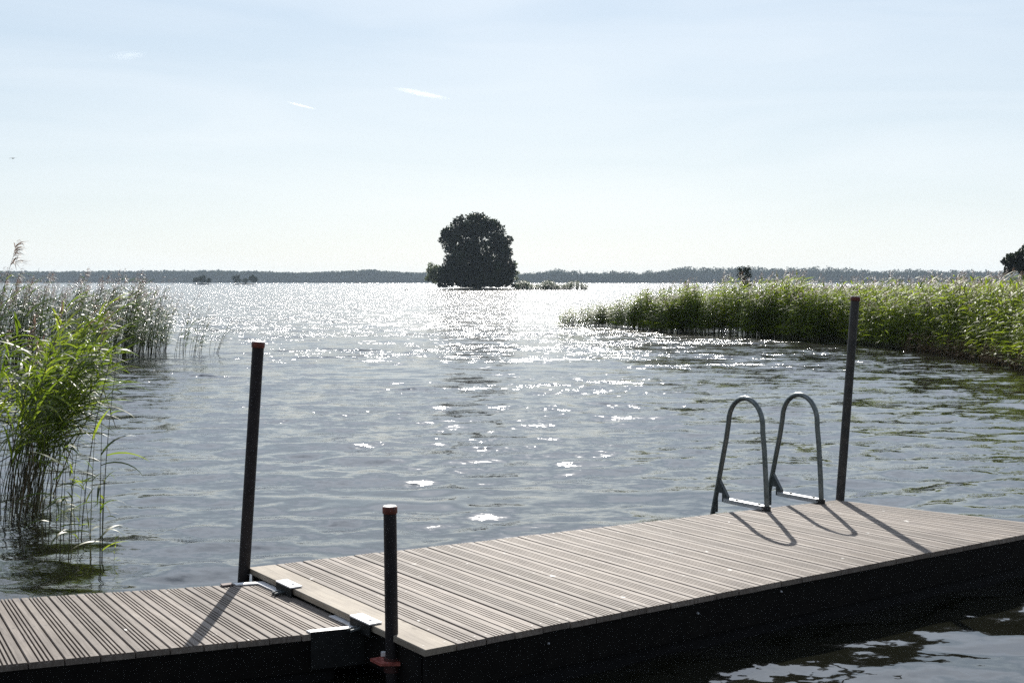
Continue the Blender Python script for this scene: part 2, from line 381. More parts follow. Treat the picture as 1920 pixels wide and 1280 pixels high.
# ------------------------------------------------------------------ docks
ZD = 0.27        # right deck top
ZL = 0.225       # left deck top
def v2(p): return Vector((p[0], p[1]))
GROOVES = (0.295, 0.432, 0.568, 0.705)
def board(a0, a1, b0, b1, ztop, name, m, parent, grooved=True, th=0.028, gap=0.0032, gw=0.023):
    """a0,a1 far ends, b0,b1 near ends (2D). local X runs along the board"""
    a0, a1, b0, b1 = map(v2, (a0, a1, b0, b1))
    org = (a0 + a1 + b0 + b1) / 4; ax = ((a0 + a1) - (b0 + b1)).normalized(); ang = math.atan2(ax.y, ax.x)
    def loc(p):
        d = p - org; return (d.x * ax.x + d.y * ax.y, -d.x * ax.y + d.y * ax.x)
    def across(p, q, u):
        w = (q - p).length; g = gap / w; uu = g + u * (1 - 2 * g); return loc(p + (q - p) * uu)
    wid = (a1 - a0).length
    prof = [(0.0, -0.004), (0.022, 0.0)]
    if grooved:
        for g in GROOVES: prof += [(g - gw, 0.0), (g - gw * .7, -0.010), (g + gw * .7, -0.010), (g + gw, 0.0)]
    prof += [(0.978, 0.0), (1.0, -0.004), (1.0, -th), (0.0, -th)]
    n = len(prof); jit = random.uniform(-0.004, 0.004); dz = random.uniform(-0.0012, 0.0012)
    fa = [(*across(a0, a1, u), z + dz) for u, z in prof]; fb = [(*across(b0, b1, u), z + dz) for u, z in prof]
    fa = [(x + jit, y, z) for x, y, z in fa]; fb = [(x + jit * 0.7, y, z) for x, y, z in fb]
    scr = MB()
    hl = (((a0 + a1) - (b0 + b1)) / 2).length
    for f_ in (0.05 / hl, 0.5, 1 - 0.05 / hl):
        for u in (0.16, 0.84):
            pa = Vector(across(a0, a1, u)); pb = Vector(across(b0, b1, u)); q = pa.lerp(pb, f_) + Vector((random.uniform(-.004, .004), random.uniform(-.003, .003)))
            scr.add([(q.x + .0048 * math.cos(a_), q.y + .0048 * math.sin(a_), dz + .0006) for a_ in [math.pi * k_ / 4 for k_ in range(8)]], [tuple(range(8))])
    mb = MB(); mb.add(fa + fb, [tuple(range(n)), tuple(range(2 * n - 1, n - 1, -1))] + [(i, n + i, n + (i + 1) % n, (i + 1) % n) for i in range(n)])
    o = mb.build(name, m, parent)
    o.location = (org.x, org.y, ztop); o.rotation_euler = (0, 0, ang)
    # outward normals
    import bmesh
    bm = bmesh.new(); bm.from_mesh(o.data); bmesh.ops.recalc_face_normals(bm, faces=bm.faces)
    for k_ in range(0, len(scr.v), 8):            # screw heads set in the board
        f_ = bm.faces.new([bm.verts.new(v_) for v_ in scr.v[k_:k_ + 8]]); f_.material_index = 1
    bm.to_mesh(o.data); bm.free(); o.data.materials.append(M_SCREW)
    return o
random.seed(3)
A = v2(hit(463, 1063.5, ZD)); B = v2(hit(795, 1218, ZD))
D = v2(hit(1569, 937, ZD)); C0 = v2(hit(1920, 1001.5, ZD))
ef = (D - A).normalized(); en = (C0 - B).normalized()
Lf = (D - A).length
H = W - ZD
C = B + en * (3.03 * H)
tA = lambda t: A + ef * t
tB = lambda t: B + en * t
dock = empty('swimming_dock', (B.x, B.y, 0))
tag(dock, 'grey timber floating dock with grooved boards and the swim ladder on its far edge', 'dock')
def P_(o): # keep world placement when parented to the dock empty
    return o
class Rel:
    """parent whose children were modelled in world space"""
def child(o, par):
    o.parent = par; o.matrix_parent_inverse = Matrix.LocRotScale(par.location, par.rotation_euler, None).inverted(); return o
def wboard(*a, par, **k):
    o = board(*a, None, **k); return child(o, par)
pitch = 0.0985 * H
first = 0.105 * H
# plain edge board, then parallel boards, then the boards that taper round to the skewed far end
wboard(tA(0), tA(first), tB(0), tB(first), ZD, 'edge_board', M_TRIM, par=dock, grooved=False)
t = first; nb = 0
while t + pitch <= 2.44 * H:
    wboard(tA(t), tA(t + pitch), tB(t), tB(t + pitch), ZD, 'deck_board', M_DECK, par=dock); t += pitch; nb += 1
t0 = t; k = 6
for i in range(k):
    fa0 = t0 + (Lf - t0) * i / k; fa1 = t0 + (Lf - t0) * (i + 1) / k
    nb0 = t0 + (3.03 * H - t0) * i / k; nb1 = t0 + (3.03 * H - t0) * (i + 1) / k
    wboard(tA(fa0), tA(fa1), tB(nb0), tB(nb1), ZD, 'deck_board', M_DECK, par=dock)
def inset(poly, d):
    c = sum(poly, Vector((0, 0))) / len(poly); return [p + (c - p).normalized() * d for p in poly]
def wbuild(mb, name, m, par, **k):
    return child(mb.build(name, m, None, **k), par)
# frame beams: near side, far side, both ends, float
def beam(p, q, w, z0, z1, side):
    d = (q - p).normalized(); nrm = Vector((-d.y, d.x)) * side
    mb = MB(); mb.prism([p, q, q + nrm * w, p + nrm * w] if side > 0 else [p, p + nrm * w, q + nrm * w, q], z0, z1); return mb
poly = inset([A, B, C, D], 0.025)
iA, iB, iC, iD = poly
wbuild(beam(iB, iC, 0.045, 0.07, ZD - 0.0295, 1), 'side_beam', M_SHADE_TIMBER, dock, bevel=0.003)
wbuild(beam(iA, iD, 0.045, 0.07, ZD - 0.0295, -1), 'side_beam', M_SHADE_TIMBER, dock, bevel=0.003)
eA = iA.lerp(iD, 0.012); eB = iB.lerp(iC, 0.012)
wbuild(beam(iA.lerp(iB, 0.03), iA.lerp(iB, 0.97), 0.04, 0.075, ZD - 0.03, 1), 'end_beam', M_SHADE_TIMBER, dock)
wbuild(beam(iD.lerp(iC, 0.03), iD.lerp(iC, 0.97), 0.04, 0.075, ZD - 0.03, -1), 'end_beam', M_SHADE_TIMBER, dock)
mb = MB(); mb.prism(inset([A, B, C, D], 0.12), -0.25, ZD - 0.05)  # float, a black box added for solid darkness below the boards
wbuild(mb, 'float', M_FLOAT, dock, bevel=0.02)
# carriage bolts on the near side beam
for px, py in ((1026, 1249), (1312, 1223), (1469, 1104)):
    d = C - B; best = None
    for s in np.linspace(0, 1, 200):
        p = iB.lerp(iC, float(s)); q = hit(px, 1200, 0.2)
        e = abs(math.atan2(p.x, p.y) - math.atan2((px - 960), F))
        if best is None or e < best[0]: best = (e, p)
    p = best[1]; a = math.atan2(en.y, en.x) - math.pi / 2
    z = 0.19 if px != 1469 else 0.215
    mb = MB(); mb.tube([(p.x, p.y, z), (p.x + 0.008 * math.cos(a), p.y + 0.008 * math.sin(a), z), (p.x + 0.013 * math.cos(a), p.y + 0.013 * math.sin(a), z)], [0.0055, 0.0055, 0.002], 12)
    wbuild(mb, 'bolt', M_GALV, dock, smooth=True)
# ledge showing in the gap between the two hinges
u = (B - A).normalized(); nrm = Vector((-u.y, u.x)); 
if nrm.dot(D - A) > 0: nrm = -nrm          # outward, towards the left dock
AB = (B - A).length
mb = MB(); p = A + u * (AB * 0.30) ; q = A + u * (AB * 0.66)
mb.prism([p, p + nrm * 0.030, q + nrm * 0.022, q], ZD - 0.10, ZD - 0.048)
wbuild(mb, 'ledge', M_LEDGE, dock, bevel=0.003)
# hinge plates on the edge board
def hinge(s0, s1, side_len=0.05):
    mb = MB(); w = 0.052
    p = A + u * (AB * s0); q = A + u * (AB * s1)
    mb.prism([p - nrm * w, p + nrm * 0.012, q + nrm * 0.012, q - nrm * w], ZD + 0.003, ZD + 0.009)
    h = wbuild(mb, 'hinge_plate', M_PAINTW, dock)
    mb = MB(); mb.prism([p + nrm * 0.0045, p + nrm * 0.011, q + nrm * 0.011, q + nrm * 0.0045], ZD - 0.05, ZD + 0.0028); wbuild(mb, 'hinge_flange', M_FLANGE, dock)  # upright face painted dark as if in shade
    m_ = (p + q) / 2
    for kk in (-1, 1):
        c_ = m_ + u * 0.035 * kk - nrm * 0.026
        mb = MB(); mb.tube([(c_.x, c_.y, ZD + 0.008), (c_.x, c_.y, ZD + 0.014)], 0.008, 6)
        wbuild(mb, 'hinge_bolt', M_GALV, dock)
    mb = MB(); c0 = m_ - u * 0.02 + nrm * 0.01; c1 = m_ - u * 0.02 + nrm * 0.062
    mb.tube([(c0.x, c0.y, ZD - 0.03), (c1.x, c1.y, ZD - 0.035)], 0.008, 10)
    wbuild(mb, 'hinge_pin', M_GUS, dock, smooth=True); mb = MB()
    c0 = m_ + u * 0.01 + nrm * 0.01; c1 = m_ + u * 0.01 + nrm * 0.062
    mb.tube([(c0.x, c0.y, ZD - 0.03), (c1.x, c1.y, ZD - 0.035)], 0.008, 10)
    wbuild(mb, 'hinge_pin', M_GUS, dock, smooth=True)
def s_ab(px):        # fraction along the end A-B of the deck seen in photo column px
    y0 = 1063.5 + (px - 463) * (1218 - 1063.5) / (795 - 463); return (v2(hit(px, y0, ZD)) - A).dot(u) / AB
hinge(s_ab(521), s_ab(549)); hinge(s_ab(660), s_ab(697))

# left dock
l_far0 = v2(hit(0, 1123, ZL)); l_farC = v2(hit(493, 1092, ZL)); l_nearC = v2(hit(683, 1178, ZL)); l_near0 = v2(hit(0, 1247, ZL))
eF = (l_far0 - l_farC).normalized(); eN = (l_near0 - l_nearC).normalized()
ldock = empty('walkway_dock', (l_nearC.x, l_nearC.y, 0))
tag(ldock, 'lower narrow timber walkway section with deeply grooved boards at the left', 'dock')
HL = W - ZL
pl = 0.0905 * HL
t = 0.0; ratio = 0.985
nL = 26
for i in range(nL):
    fa0, fa1 = t * 0.93, (t + pl) * 0.93
    wboard(l_farC + eF * fa0, l_farC + eF * fa1, l_nearC + eN * t, l_nearC + eN * (t + pl), ZL, 'deck_board', M_DECK, par=ldock, gap=0.003, gw=0.031)
    t += pl
lf, ln = l_farC + eF * (t * 0.93), l_nearC + eN * t
iq = inset([l_farC, l_nearC, ln, lf], 0.03)
wbuild(beam(iq[1], iq[2], 0.045, 0.05, ZL - 0.0295, -1), 'side_beam', M_SHADE_TIMBER, ldock, bevel=0.003)
wbuild(beam(iq[0], iq[3], 0.045, 0.05, ZL - 0.0295, 1), 'side_beam', M_SHADE_TIMBER, ldock, bevel=0.003)
wbuild(beam(iq[0].lerp(iq[1], .06), iq[0].lerp(iq[1], .94), 0.04, 0.055, ZL - 0.03, -1), 'end_beam', M_SHADE_TIMBER, ldock)
mb = MB(); mb.prism(inset([l_farC, l_nearC, ln, lf], 0.13), -0.25, ZL - 0.05); wbuild(mb, 'float', M_FLOAT, ldock, bevel=0.02)  # float, its black fills in the dark under the walkway
# corner angle irons
def corner(cn, d1, L1, d2, L2, w, zt, drop, name='corner_bracket', mitre=True):
    o1 = v2(d1).normalized(); o2 = v2(d2).normalized()
    mb = MB()
    # L shaped top plate
    ip = cn + o1 * w / abs(o1.x * o2.y - o1.y * o2.x) + o2 * w / abs(o1.x * o2.y - o1.y * o2.x)
    wi = w / abs(o1.x * o2.y - o1.y * o2.x)
    pts = [cn, cn + o1 * L1, cn + o1 * (L1 - 0.0) + o2 * wi, cn + o1 * wi + o2 * wi, cn + o2 * (L2 - 0.0) + o1 * wi, cn + o2 * L2]
    mb.prism(pts, zt + 0.003, zt + 0.009)
    # vertical flanges, same metal as the plate with shade put into the colour
    top_ = mb; mb = MB()
    n1 = Vector((-o1.y, o1.x)); n1 = n1 if n1.dot(o2) < 0 else -n1
    n2 = Vector((-o2.y, o2.x)); n2 = n2 if n2.dot(o1) < 0 else -n2
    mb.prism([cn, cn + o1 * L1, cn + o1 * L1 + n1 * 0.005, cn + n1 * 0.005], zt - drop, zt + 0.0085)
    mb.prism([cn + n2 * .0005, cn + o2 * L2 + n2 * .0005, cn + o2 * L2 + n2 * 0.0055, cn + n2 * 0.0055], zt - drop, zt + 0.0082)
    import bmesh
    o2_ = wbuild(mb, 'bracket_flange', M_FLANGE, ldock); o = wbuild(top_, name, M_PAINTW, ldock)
    bm = bmesh.new(); bm.from_mesh(o2_.data); bmesh.ops.recalc_face_normals(bm, faces=bm.faces); bm.to_mesh(o2_.data); bm.free()
    bm = bmesh.new(); bm.from_mesh(o.data); bmesh.ops.recalc_face_normals(bm, faces=bm.faces); bm.to_mesh(o.data); bm.free()
    return o
# lengths from the photograph
L1 = (v2(hit(583, 1189, ZL)) - l_nearC).length; L2 = (v2(hit(624, 1157, ZL)) - l_nearC).length
corner(l_nearC, eN, L1, l_farC - l_nearC, L2, 0.040, ZL, 0.16)
L1 = (v2(hit(437, 1096, ZL)) - l_farC).length; L2 = (v2(hit(532, 1110, ZL)) - l_farC).length
corner(l_farC, eF, L1, l_nearC - l_farC, L2, 0.040, ZL, 0.12)

# ------------------------------------------------------------------ poles
def pole(base, top, r, label, body, capm=M_CAP, top_m=M_CAPTOP, below=-0.6, cap_h=0.030):
    d = (top - base).normalized(); foot = base + d * ((below - base.z) / d.z)
    e = empty('mooring_pole', foot); tag(e, label, 'pole', 'steel poles holding the docks')
    mb = MB(); mb.tube([foot, top - d * cap_h * 0.6], r, 28); wbuild(mb, 'pole_tube', body, e, smooth=True)
    mb = MB(); mb.tube([top - d * cap_h, top - d * (cap_h - 0.006), top - d * 0.003, top], [r * 1.10, r * 1.14, r * 1.14, r * 1.07], 28); wbuild(mb, 'cap', capm, e, smooth=True)
    mb = MB(); mb.tube([top, top + d * 0.003], [r * 1.02, r * 0.95], 28); wbuild(mb, 'cap_top', top_m, e, smooth=True)
    return e
def pole_px(bx, by, tx, ty, zb, r, *a, **k):
    b = hit(bx, by, zb); t_ = at(tx, ty, b.y); return pole(b, t_, r, *a, **k), b, t_
pL, bL, tL = pole_px(457, 1081, 484.5, 641, ZL, 0.031, 'tall leaning dark pole with a rusty orange cap standing behind the left walkway corner', M_POLE)
pR, bR, tR = pole_px(1575, 936, 1604, 556, ZD, 0.030, 'tall leaning pole with a reddish cap at the far right corner beside the ladder', M_POLE2)
pF, bF, tF = pole_px(735, 1236, 731, 949, ZD - 0.115, 0.0285, 'short thick upright pole with a pale capped top in front of the gap between docks', M_POLE)
# small dark strap of the left pole at the walkway edge
mb = MB(); p0 = v2(hit(415, 1099, ZL)); p1 = v2(hit(436, 1096.5, ZL)); dd = (p1 - p0).normalized(); nn_ = Vector((-dd.y, dd.x)) * 0.022
mb.prism([p0 - nn_, p1 - nn_, p1 + nn_, p0 + nn_], ZL + 0.003, ZL + 0.011); wbuild(mb, 'pole_bracket', M_LEDGE, ldock, bevel=0.002)
# red bracket holding the front pole
mb = MB(); bx, by = bF.x, bF.y; zz = ZD - 0.115
un = nrm; uu = u
P0 = Vector((bx, by))
pts = [P0 - uu * 0.10 + un * 0.03, P0 - uu * 0.10 - un * 0.045, P0 + uu * 0.05 - un * 0.045, P0 + uu * 0.05 + un * 0.03]
mb.prism([P0 + Vector((-0.098, 0.02)), P0 + Vector((-0.045, -0.055)), P0 + Vector((0.04, -0.05)), P0 + Vector((0.045, 0.05)), P0 + Vector((-0.03, 0.06))], zz - 0.012, zz)
wbuild(mb, 'pole_bracket', M_RED, dock); mb = MB()
mb.tube([(bx, by, zz - 0.05), (bx, by, zz + 0.012)], 0.036, 24)
wbuild(mb, 'pole_collar', M_COLLAR, dock, smooth=True)
mb = MB(); mb.box((bx - 0.035, by + 0.045, zz + 0.012), (0.035, 0.02, 0.02)); wbuild(mb, 'bracket_clamp', M_PAINTW, dock, bevel=0.002); mb = MB(); mb.box((bx + 0.052, by - 0.015, zz + 0.008), (0.02, 0.02, 0.014)); wbuild(mb, 'bracket_clamp', M_PAINTW, dock, bevel=0.002)

# ------------------------------------------------------------------ swim ladder
lad_in = [hit(1438, 957, ZD), hit(1540, 943.5, ZD)]
ladder = empty('swim_ladder', (lad_in[0].x, lad_in[0].y, ZD))
tag(ladder, 'galvanised swim ladder with two arched tube handrails bolted to the far dock edge', 'ladder')
bd = (A - B).normalized()      # towards the lake, along the boards
for I in lad_in:
    I2 = v2(I)
    def L(l, h, I2=I2): q = I2 + bd * l; return Vector((q.x, q.y, ZD + h))
    pts = [(0.0, 0.0), (0.008, 0.15), (0.028, 0.40), (0.045, 0.53)]
    cx_, hz_, rr = 0.205, 0.56, 0.160
    pts += [(cx_ - rr * math.cos(a), hz_ + rr * 1.12 * math.sin(a)) for a in [math.pi * k / 14 for k in range(0, 15)]]
    pts += [(0.385, 0.45), (0.425, 0.28), (0.47, 0.09), (0.515, -0.10), (0.55, -0.27), (0.57, -0.6)]
    mb = MB(); mb.tube([L(*p) for p in pts], 0.0175, 16); wbuild(mb, 'handrail', M_TUBE, ladder, smooth=True)
    # foot flange
    mb = MB(); mb.tube([L(0, 0.001), L(0, 0.03)], 0.026, 16); wbuild(mb, 'foot', M_BLACK, ladder, smooth=True)
    # flat angle bar on the deck
    side = Vector((-bd.y, bd.x))
    mb = MB()
    a_, b_ = I2 + bd * 0.025, I2 + bd * 0.385
    mb.prism([a_ - side * .026, b_ - side * .026, b_ + side * .026, a_ + side * .026], ZD + 0.024, ZD + 0.030)
    for sgn in (-1, 1):
        s0, s1 = side * (.020 * sgn), side * (.0258 * sgn)
        q_ = [a_ + s0, b_ + s0, b_ + s1, a_ + s1]
        mb.prism(q_, ZD + 0.002, ZD + 0.0238)
    import bmesh
    o = wbuild(mb, 'base_bar', M_GALV, ladder)
    bm = bmesh.new(); bm.from_mesh(o.data); bmesh.ops.recalc_face_normals(bm, faces=bm.faces); bm.to_mesh(o.data); bm.free()
    for l_ in (0.07, 0.28):
        q = I2 + bd * l_; mb = MB(); mb.tube([(q.x, q.y, ZD + .030), (q.x, q.y, ZD + .038)], 0.009, 6); wbuild(mb, 'bolt', M_GUS, ladder)
    # gusset
    gp = [(0.458, 0.175), (0.362, 0.045), (0.358, 0.002), (0.412, 0.002), (0.412, 0.062), (0.474, 0.062), (0.474, -0.08), (0.512, -0.08), (0.478, 0.07)]
    th = side * 0.012; vs = [L(*p) - Vector((th.x, th.y, 0)) for p in gp] + [L(*p) + Vector((th.x, th.y, 0)) for p in gp]; n_ = len(gp)
    mb = MB(); mb.add(vs, [tuple(range(n_)), tuple(range(2 * n_ - 1, n_ - 1, -1))] + [(i, n_ + i, n_ + (i + 1) % n_, (i + 1) % n_) for i in range(n_)])
    o = wbuild(mb, 'gusset', M_GUS, ladder)
    bm = bmesh.new(); bm.from_mesh(o.data); bmesh.ops.recalc_face_normals(bm, faces=bm.faces); bm.to_mesh(o.data); bm.free()
for h_, l_ in ((-0.2, 0.535), (-0.45, 0.56)):
    q0 = v2(lad_in[0]) + bd * l_; q1 = v2(lad_in[1]) + bd * l_
    mb = MB(); mb.tube([(q0.x, q0.y, ZD + h_), (q1.x, q1.y, ZD + h_)], 0.02, 12); wbuild(mb, 'rung', M_TUBE, ladder, smooth=True)

# ------------------------------------------------------------------ reeds
def reed_proto(rng, h, nleaf, leaf_len, leaf_w, stem_r, lean, plume, leaf_from=0.3, seg=4, wind=0.0, spread=0.9):
    """one reed: stem, leaves, plume; x = down wind. Returns (V, Q, M)"""
    V = []; Q = []; MI = []
    ns = 7; hs = np.linspace(0, 1, ns)
    bend = lambda s: np.array([lean * h * (0.35 * s + 0.65 * s ** 2.2), 0.0, h * s])
    ly = rng.normal(0, 0.03) * h
    cen = [bend(s) + np.array([0, ly * s * s, 0]) for s in hs]
    for i, c in enumerate(cen):
        r = stem_r * (1 - 0.65 * hs[i])
        for k in range(3):
            a = 2.1 * k; V.append(c + np.array([math.cos(a) * r, math.sin(a) * r, 0]))
    for i in range(ns - 1):
        for k in range(3):
            a = i * 3 + k; b = i * 3 + (k + 1) % 3; Q.append((a, b, b + 3, a + 3)); MI.append(1)
    def strip(p, az, el, length, w, droop, m, segs):
        n0 = len(V); d = np.array([math.cos(az) * math.cos(el), math.sin(az) * math.cos(el), math.sin(el)])
        side = np.array([-math.sin(az), math.cos(az), 0]); tw = rng.uniform(-0.7, 0.7)
        p = np.array(p, float); e = el
        for s in range(segs + 1):
            f = s / segs; ww = w * (0.55 + 1.2 * f * 1.2 if f < 0.3 else 1.0) * (1 - f ** 2.2) * 0.5 + 0.0006
            up = np.array([-math.sin(e) * math.cos(az), -math.sin(e) * math.sin(az), math.cos(e)])
            sd = side * math.cos(tw) + up * math.sin(tw)
            V.append(p - sd * ww); V.append(p + sd * ww)
            e -= droop / segs
            p = p + np.array([math.cos(az) * math.cos(e), math.sin(az) * math.cos(e), math.sin(e)]) * length / segs
        for s in range(segs):
            a = n0 + 2 * s; Q.append((a, a + 1, a + 3, a + 2)); MI.append(m)
    for i in range(nleaf):
        s = leaf_from + (0.97 - leaf_from) * (i + rng.uniform(0, .8)) / nleaf
        c = bend(s) + np.array([0, ly * s * s, 0])
        az = wind + rng.normal(0, spread) if rng.random() < 0.8 else rng.uniform(0, 6.28)
        strip(c, az, rng.uniform(0.35, 1.15), leaf_len * rng.uniform(.6, 1.2) * (1 - 0.35 * max(0, s - .7) / .3), leaf_w * rng.uniform(.7, 1.2), rng.uniform(0.5, 1.5), 0, seg)
    if plume:
        top = cen[-1]; pd = np.array([0.5, 0, 1.0])
        for i in range(int(plume)):
            f = rng.uniform(0, 1); p = top + np.array([0.05, 0, 0.2]) * (f - 0.25)
            strip(p, wind + rng.normal(0, 0.7), rng.uniform(0.3, 1.3), rng.uniform(.06, .15) * (1.1 - f * .4), 0.009, rng.uniform(.6, 1.6), 2, 2)
    return np.array(V), np.array(Q), np.array(MI)

def scatter(name, protos, P, rng, mats, rz=0.35, scl=None):
    """merge many reeds into one mesh (a bed nobody could count)"""
    Vs, Qs, Ms = [], [], []; off = 0
    for i, p in enumerate(P):
        V, Q, MI = protos[rng.integers(len(protos))]
        a = rng.normal(0, rz); s = scl[i]; sxy = max(s, 0.75)
        c, s_ = math.cos(a), math.sin(a)
        X = (V[:, 0] * c - V[:, 1] * s_) * sxy + p[0]; Y = (V[:, 0] * s_ + V[:, 1] * c) * sxy + p[1]; Z = V[:, 2] * s + p[2]
        Vs.append(np.stack([X, Y, Z], -1)); Qs.append(Q + off); Ms.append(MI); off += len(V)
    me = quads_mesh(name, np.concatenate(Vs), np.concatenate(Qs), np.concatenate(Ms))
    return link(name, me, mats)

rng = np.random.default_rng(11)
def protos(n, plume_p, h=(1.8, 2.1), nleaf=(9, 13), ll=0.42, lw=0.03, sr=0.006, lean=(0.04, 0.16), lf=0.3, seg=3, pl=14):
    return [reed_proto(rng, rng.uniform(*h), int(rng.integers(*nleaf)), ll, lw, sr, rng.uniform(*lean), (pl if rng.random() < plume_p else 0), lf, seg, spread=0.9) for _ in range(n)]
PR = protos(24, 0.5, lf=0.12, nleaf=(12, 16), ll=0.46, lw=0.042)
def interp_line(pts, u):
    xs = [p[0] for p in pts]; return [np.interp(u, xs, [p[i] for p in pts]) for i in range(1, len(pts[0]))]

# right bed: front line (photo column, waterline row, reed height, density)
fr = [(1046, 610, 0.9, .3), (1120, 612, 1.0, .4), (1180, 616, 1.25, .45), (1225, 620, 1.55, .8), (1300, 626, 1.78, 1.), (1400, 629, 1.75, 1.), (1500, 637, 1.8, 1.),
      (1600, 645, 1.82, 1.), (1700, 655, 1.74, 1.), (1800, 668, 1.73, 1.), (1880, 684, 1.73, 1.), (1960, 704, 1.74, 1.), (2120, 740, 1.85, 1.), (2350, 800, 1.85, 1.)]
P = []; SC = []
u = 1058.0
world = [(f[0],) + tuple(hit(f[0], f[1], 0)[:2]) + (f[2], f[3]) for f in fr]
seglen = []
for k in range(len(world) - 1):
    (c0, x0, y0, h0, d0), (c1, x1, y1, h1, d1) = world[k], world[k + 1]
    ln_ = math.hypot(x1 - x0, y1 - y0)
    nn = int(ln_ * 210)
    for i in range(nn):
        f = rng.random(); hh = h0 + (h1 - h0) * f; dd = d0 + (d1 - d0) * f
        if rng.random() > dd: continue
        depth = (1.2 if c0 < 1200 else 3.0) * rng.random() ** 1.5 * (1.0 + (0.8 if c0 > 1400 else 0)) + rng.normal(0, 0.12)
        depth += 0.5 * math.sin((x0 + (x1 - x0) * f) * 2.1) * 0.6 + 0.35 * math.sin((x0 + (x1 - x0) * f) * 5.3 + 1)
        x = x0 + (x1 - x0) * f; y = y0 + (y1 - y0) * f
        rr = math.hypot(x, y); x += x / rr * depth; y += y / rr * depth
        P.append((x, y, -0.05)); 
        lump = 1 + 0.07 * math.sin(x * 1.7) + 0.06 * math.sin(x * 4.1 + 2) + .04 * math.sin(x * 9.3)
        SC.append(hh / 2.03 * rng.uniform(.70, 1.08) * lump * (1.0 - (0.2 if depth < 0.3 else 0)))
bed = scatter('reed_bed', PR, P, rng, [M_REEDF, M_STEM, M_PLUME], scl=SC)
tag(bed, 'dense green reed bed growing along the water at the right', 'reeds', kind='stuff')
print('right reeds', len(P))
# the marsh behind it, brown plumed tops stretching back to the bank
PB = protos(14, 1.0, nleaf=(5, 7), ll=0.5, lw=0.045, sr=0.01, seg=2, lf=0.55, pl=12)
P = []; SC = []
for i in range(4200):
    px = rng.uniform(1430, 2250); f = rng.random() ** 1.6
    y0 = np.interp(px, [q[0] for q in fr], [q[1] for q in fr]); b = hit(px, y0, 0); rr = math.hypot(b.x, b.y)
    dmax = np.interp(px, [1430, 1560, 1700, 1950], [4, 14, 60, 110])
    dd = 4 + f * dmax
    P.append((b.x * (1 + dd / rr), b.y * (1 + dd / rr), -0.02)); SC.append(rng.uniform(.86, 1.04) * np.interp(px, [1430, 1600, 1800], [.79, .79, .82]))
bed2 = scatter('reed_marsh', PB, P, rng, [M_REEDF, M_STEM, M_PLUME], scl=SC)
tag(bed2, 'brown topped marsh reeds stretching back behind the right reed bed', 'reeds', kind='stuff')

# dead brown stalks at the foot of the bed, right end
PD = protos(8, 0, h=(.55, .8), nleaf=(2, 4), ll=0.25, lw=0.02, sr=0.008, lean=(-.25, .35), lf=.2, seg=2)
P = []; SC = []
for i in range(1100):
    px = rng.uniform(1690, 2200); y0 = np.interp(px, [q[0] for q in fr], [q[1] for q in fr]) + rng.normal(0, 3) - 1
    b = hit(px, y0, 0); P.append((b.x, b.y, -.03)); SC.append(rng.uniform(.4, 1.0))
M_STRAWF = leaf_mat('dead_reed_far', (0.06, 0.042, 0.025), (0.12, 0.085, 0.05), (0.20, 0.15, 0.09), 0.12, (1, .9, .7), 3.0, rough=.8, spec=.05)
tag(scatter('dead_stalks', PD, P, rng, [M_STRAWF, M_STRAWF, M_STRAWF], scl=SC), 'brown dead stalks along the waterline of the right reed bed', 'reeds', kind='stuff')

# middle left clump, thin and silvery with plumes
PM = protos(20, 0.6, h=(1.75, 2.15), nleaf=(8, 12), ll=0.40, lw=0.026, sr=0.007, lean=(0.10, 0.30), lf=0.2, seg=3, pl=18)
fl = [(-260, 720, 1.), (-60, 700, 1.), (60, 690, 1.), (170, 683, 1.0), (225, 679, .8), (272, 671, .4), (312, 664, .25)]
P = []; SC = []
for k in range(len(fl) - 1):
    a, b = hit(fl[k][0], fl[k][1], 0), hit(fl[k + 1][0], fl[k + 1][1], 0); ln_ = (b - a).length
    for i in range(int(ln_ * 150)):
        f = rng.random(); dn = fl[k][2] + (fl[k + 1][2] - fl[k][2]) * f
        if rng.random() > dn: continue
        p = a.lerp(b, f); depth = rng.random() ** 1.3 * (5.5 if fl[k][0] < 230 else 2.5); rr = math.hypot(p.x, p.y)
        P.append((p.x * (1 + depth / rr), p.y * (1 + depth / rr), -0.05)); SC.append((rng.uniform(.62, .88) if rng.random() < .8 else rng.uniform(.86, 1.02)) * (0.75 + .25 * min(1, dn * 1.4)))
for px, py, s in ((345, 668, .55), (352, 664, .6), (362, 672, .55), (366, 668, .62), (372, 664, .5), (398, 664, .42), (405, 662, .4), (336, 668, .66), (340, 661, .7)):
    p = hit(px, py, 0)
    for _ in range(3): P.append((p.x + rng.normal(0, .09), p.y + rng.normal(0, .2), -0.03)); SC.append(s * rng.uniform(.8, 1.1))
bedm = scatter('reed_bed', PM, P, rng, [M_REEDG, M_STEM, M_PLUME], scl=SC)
tag(bedm, 'thin silvery reed bed with feathery plumes leaning in the wind, middle distance at the left', 'reeds', kind='stuff')
print('mid reeds', len(P))

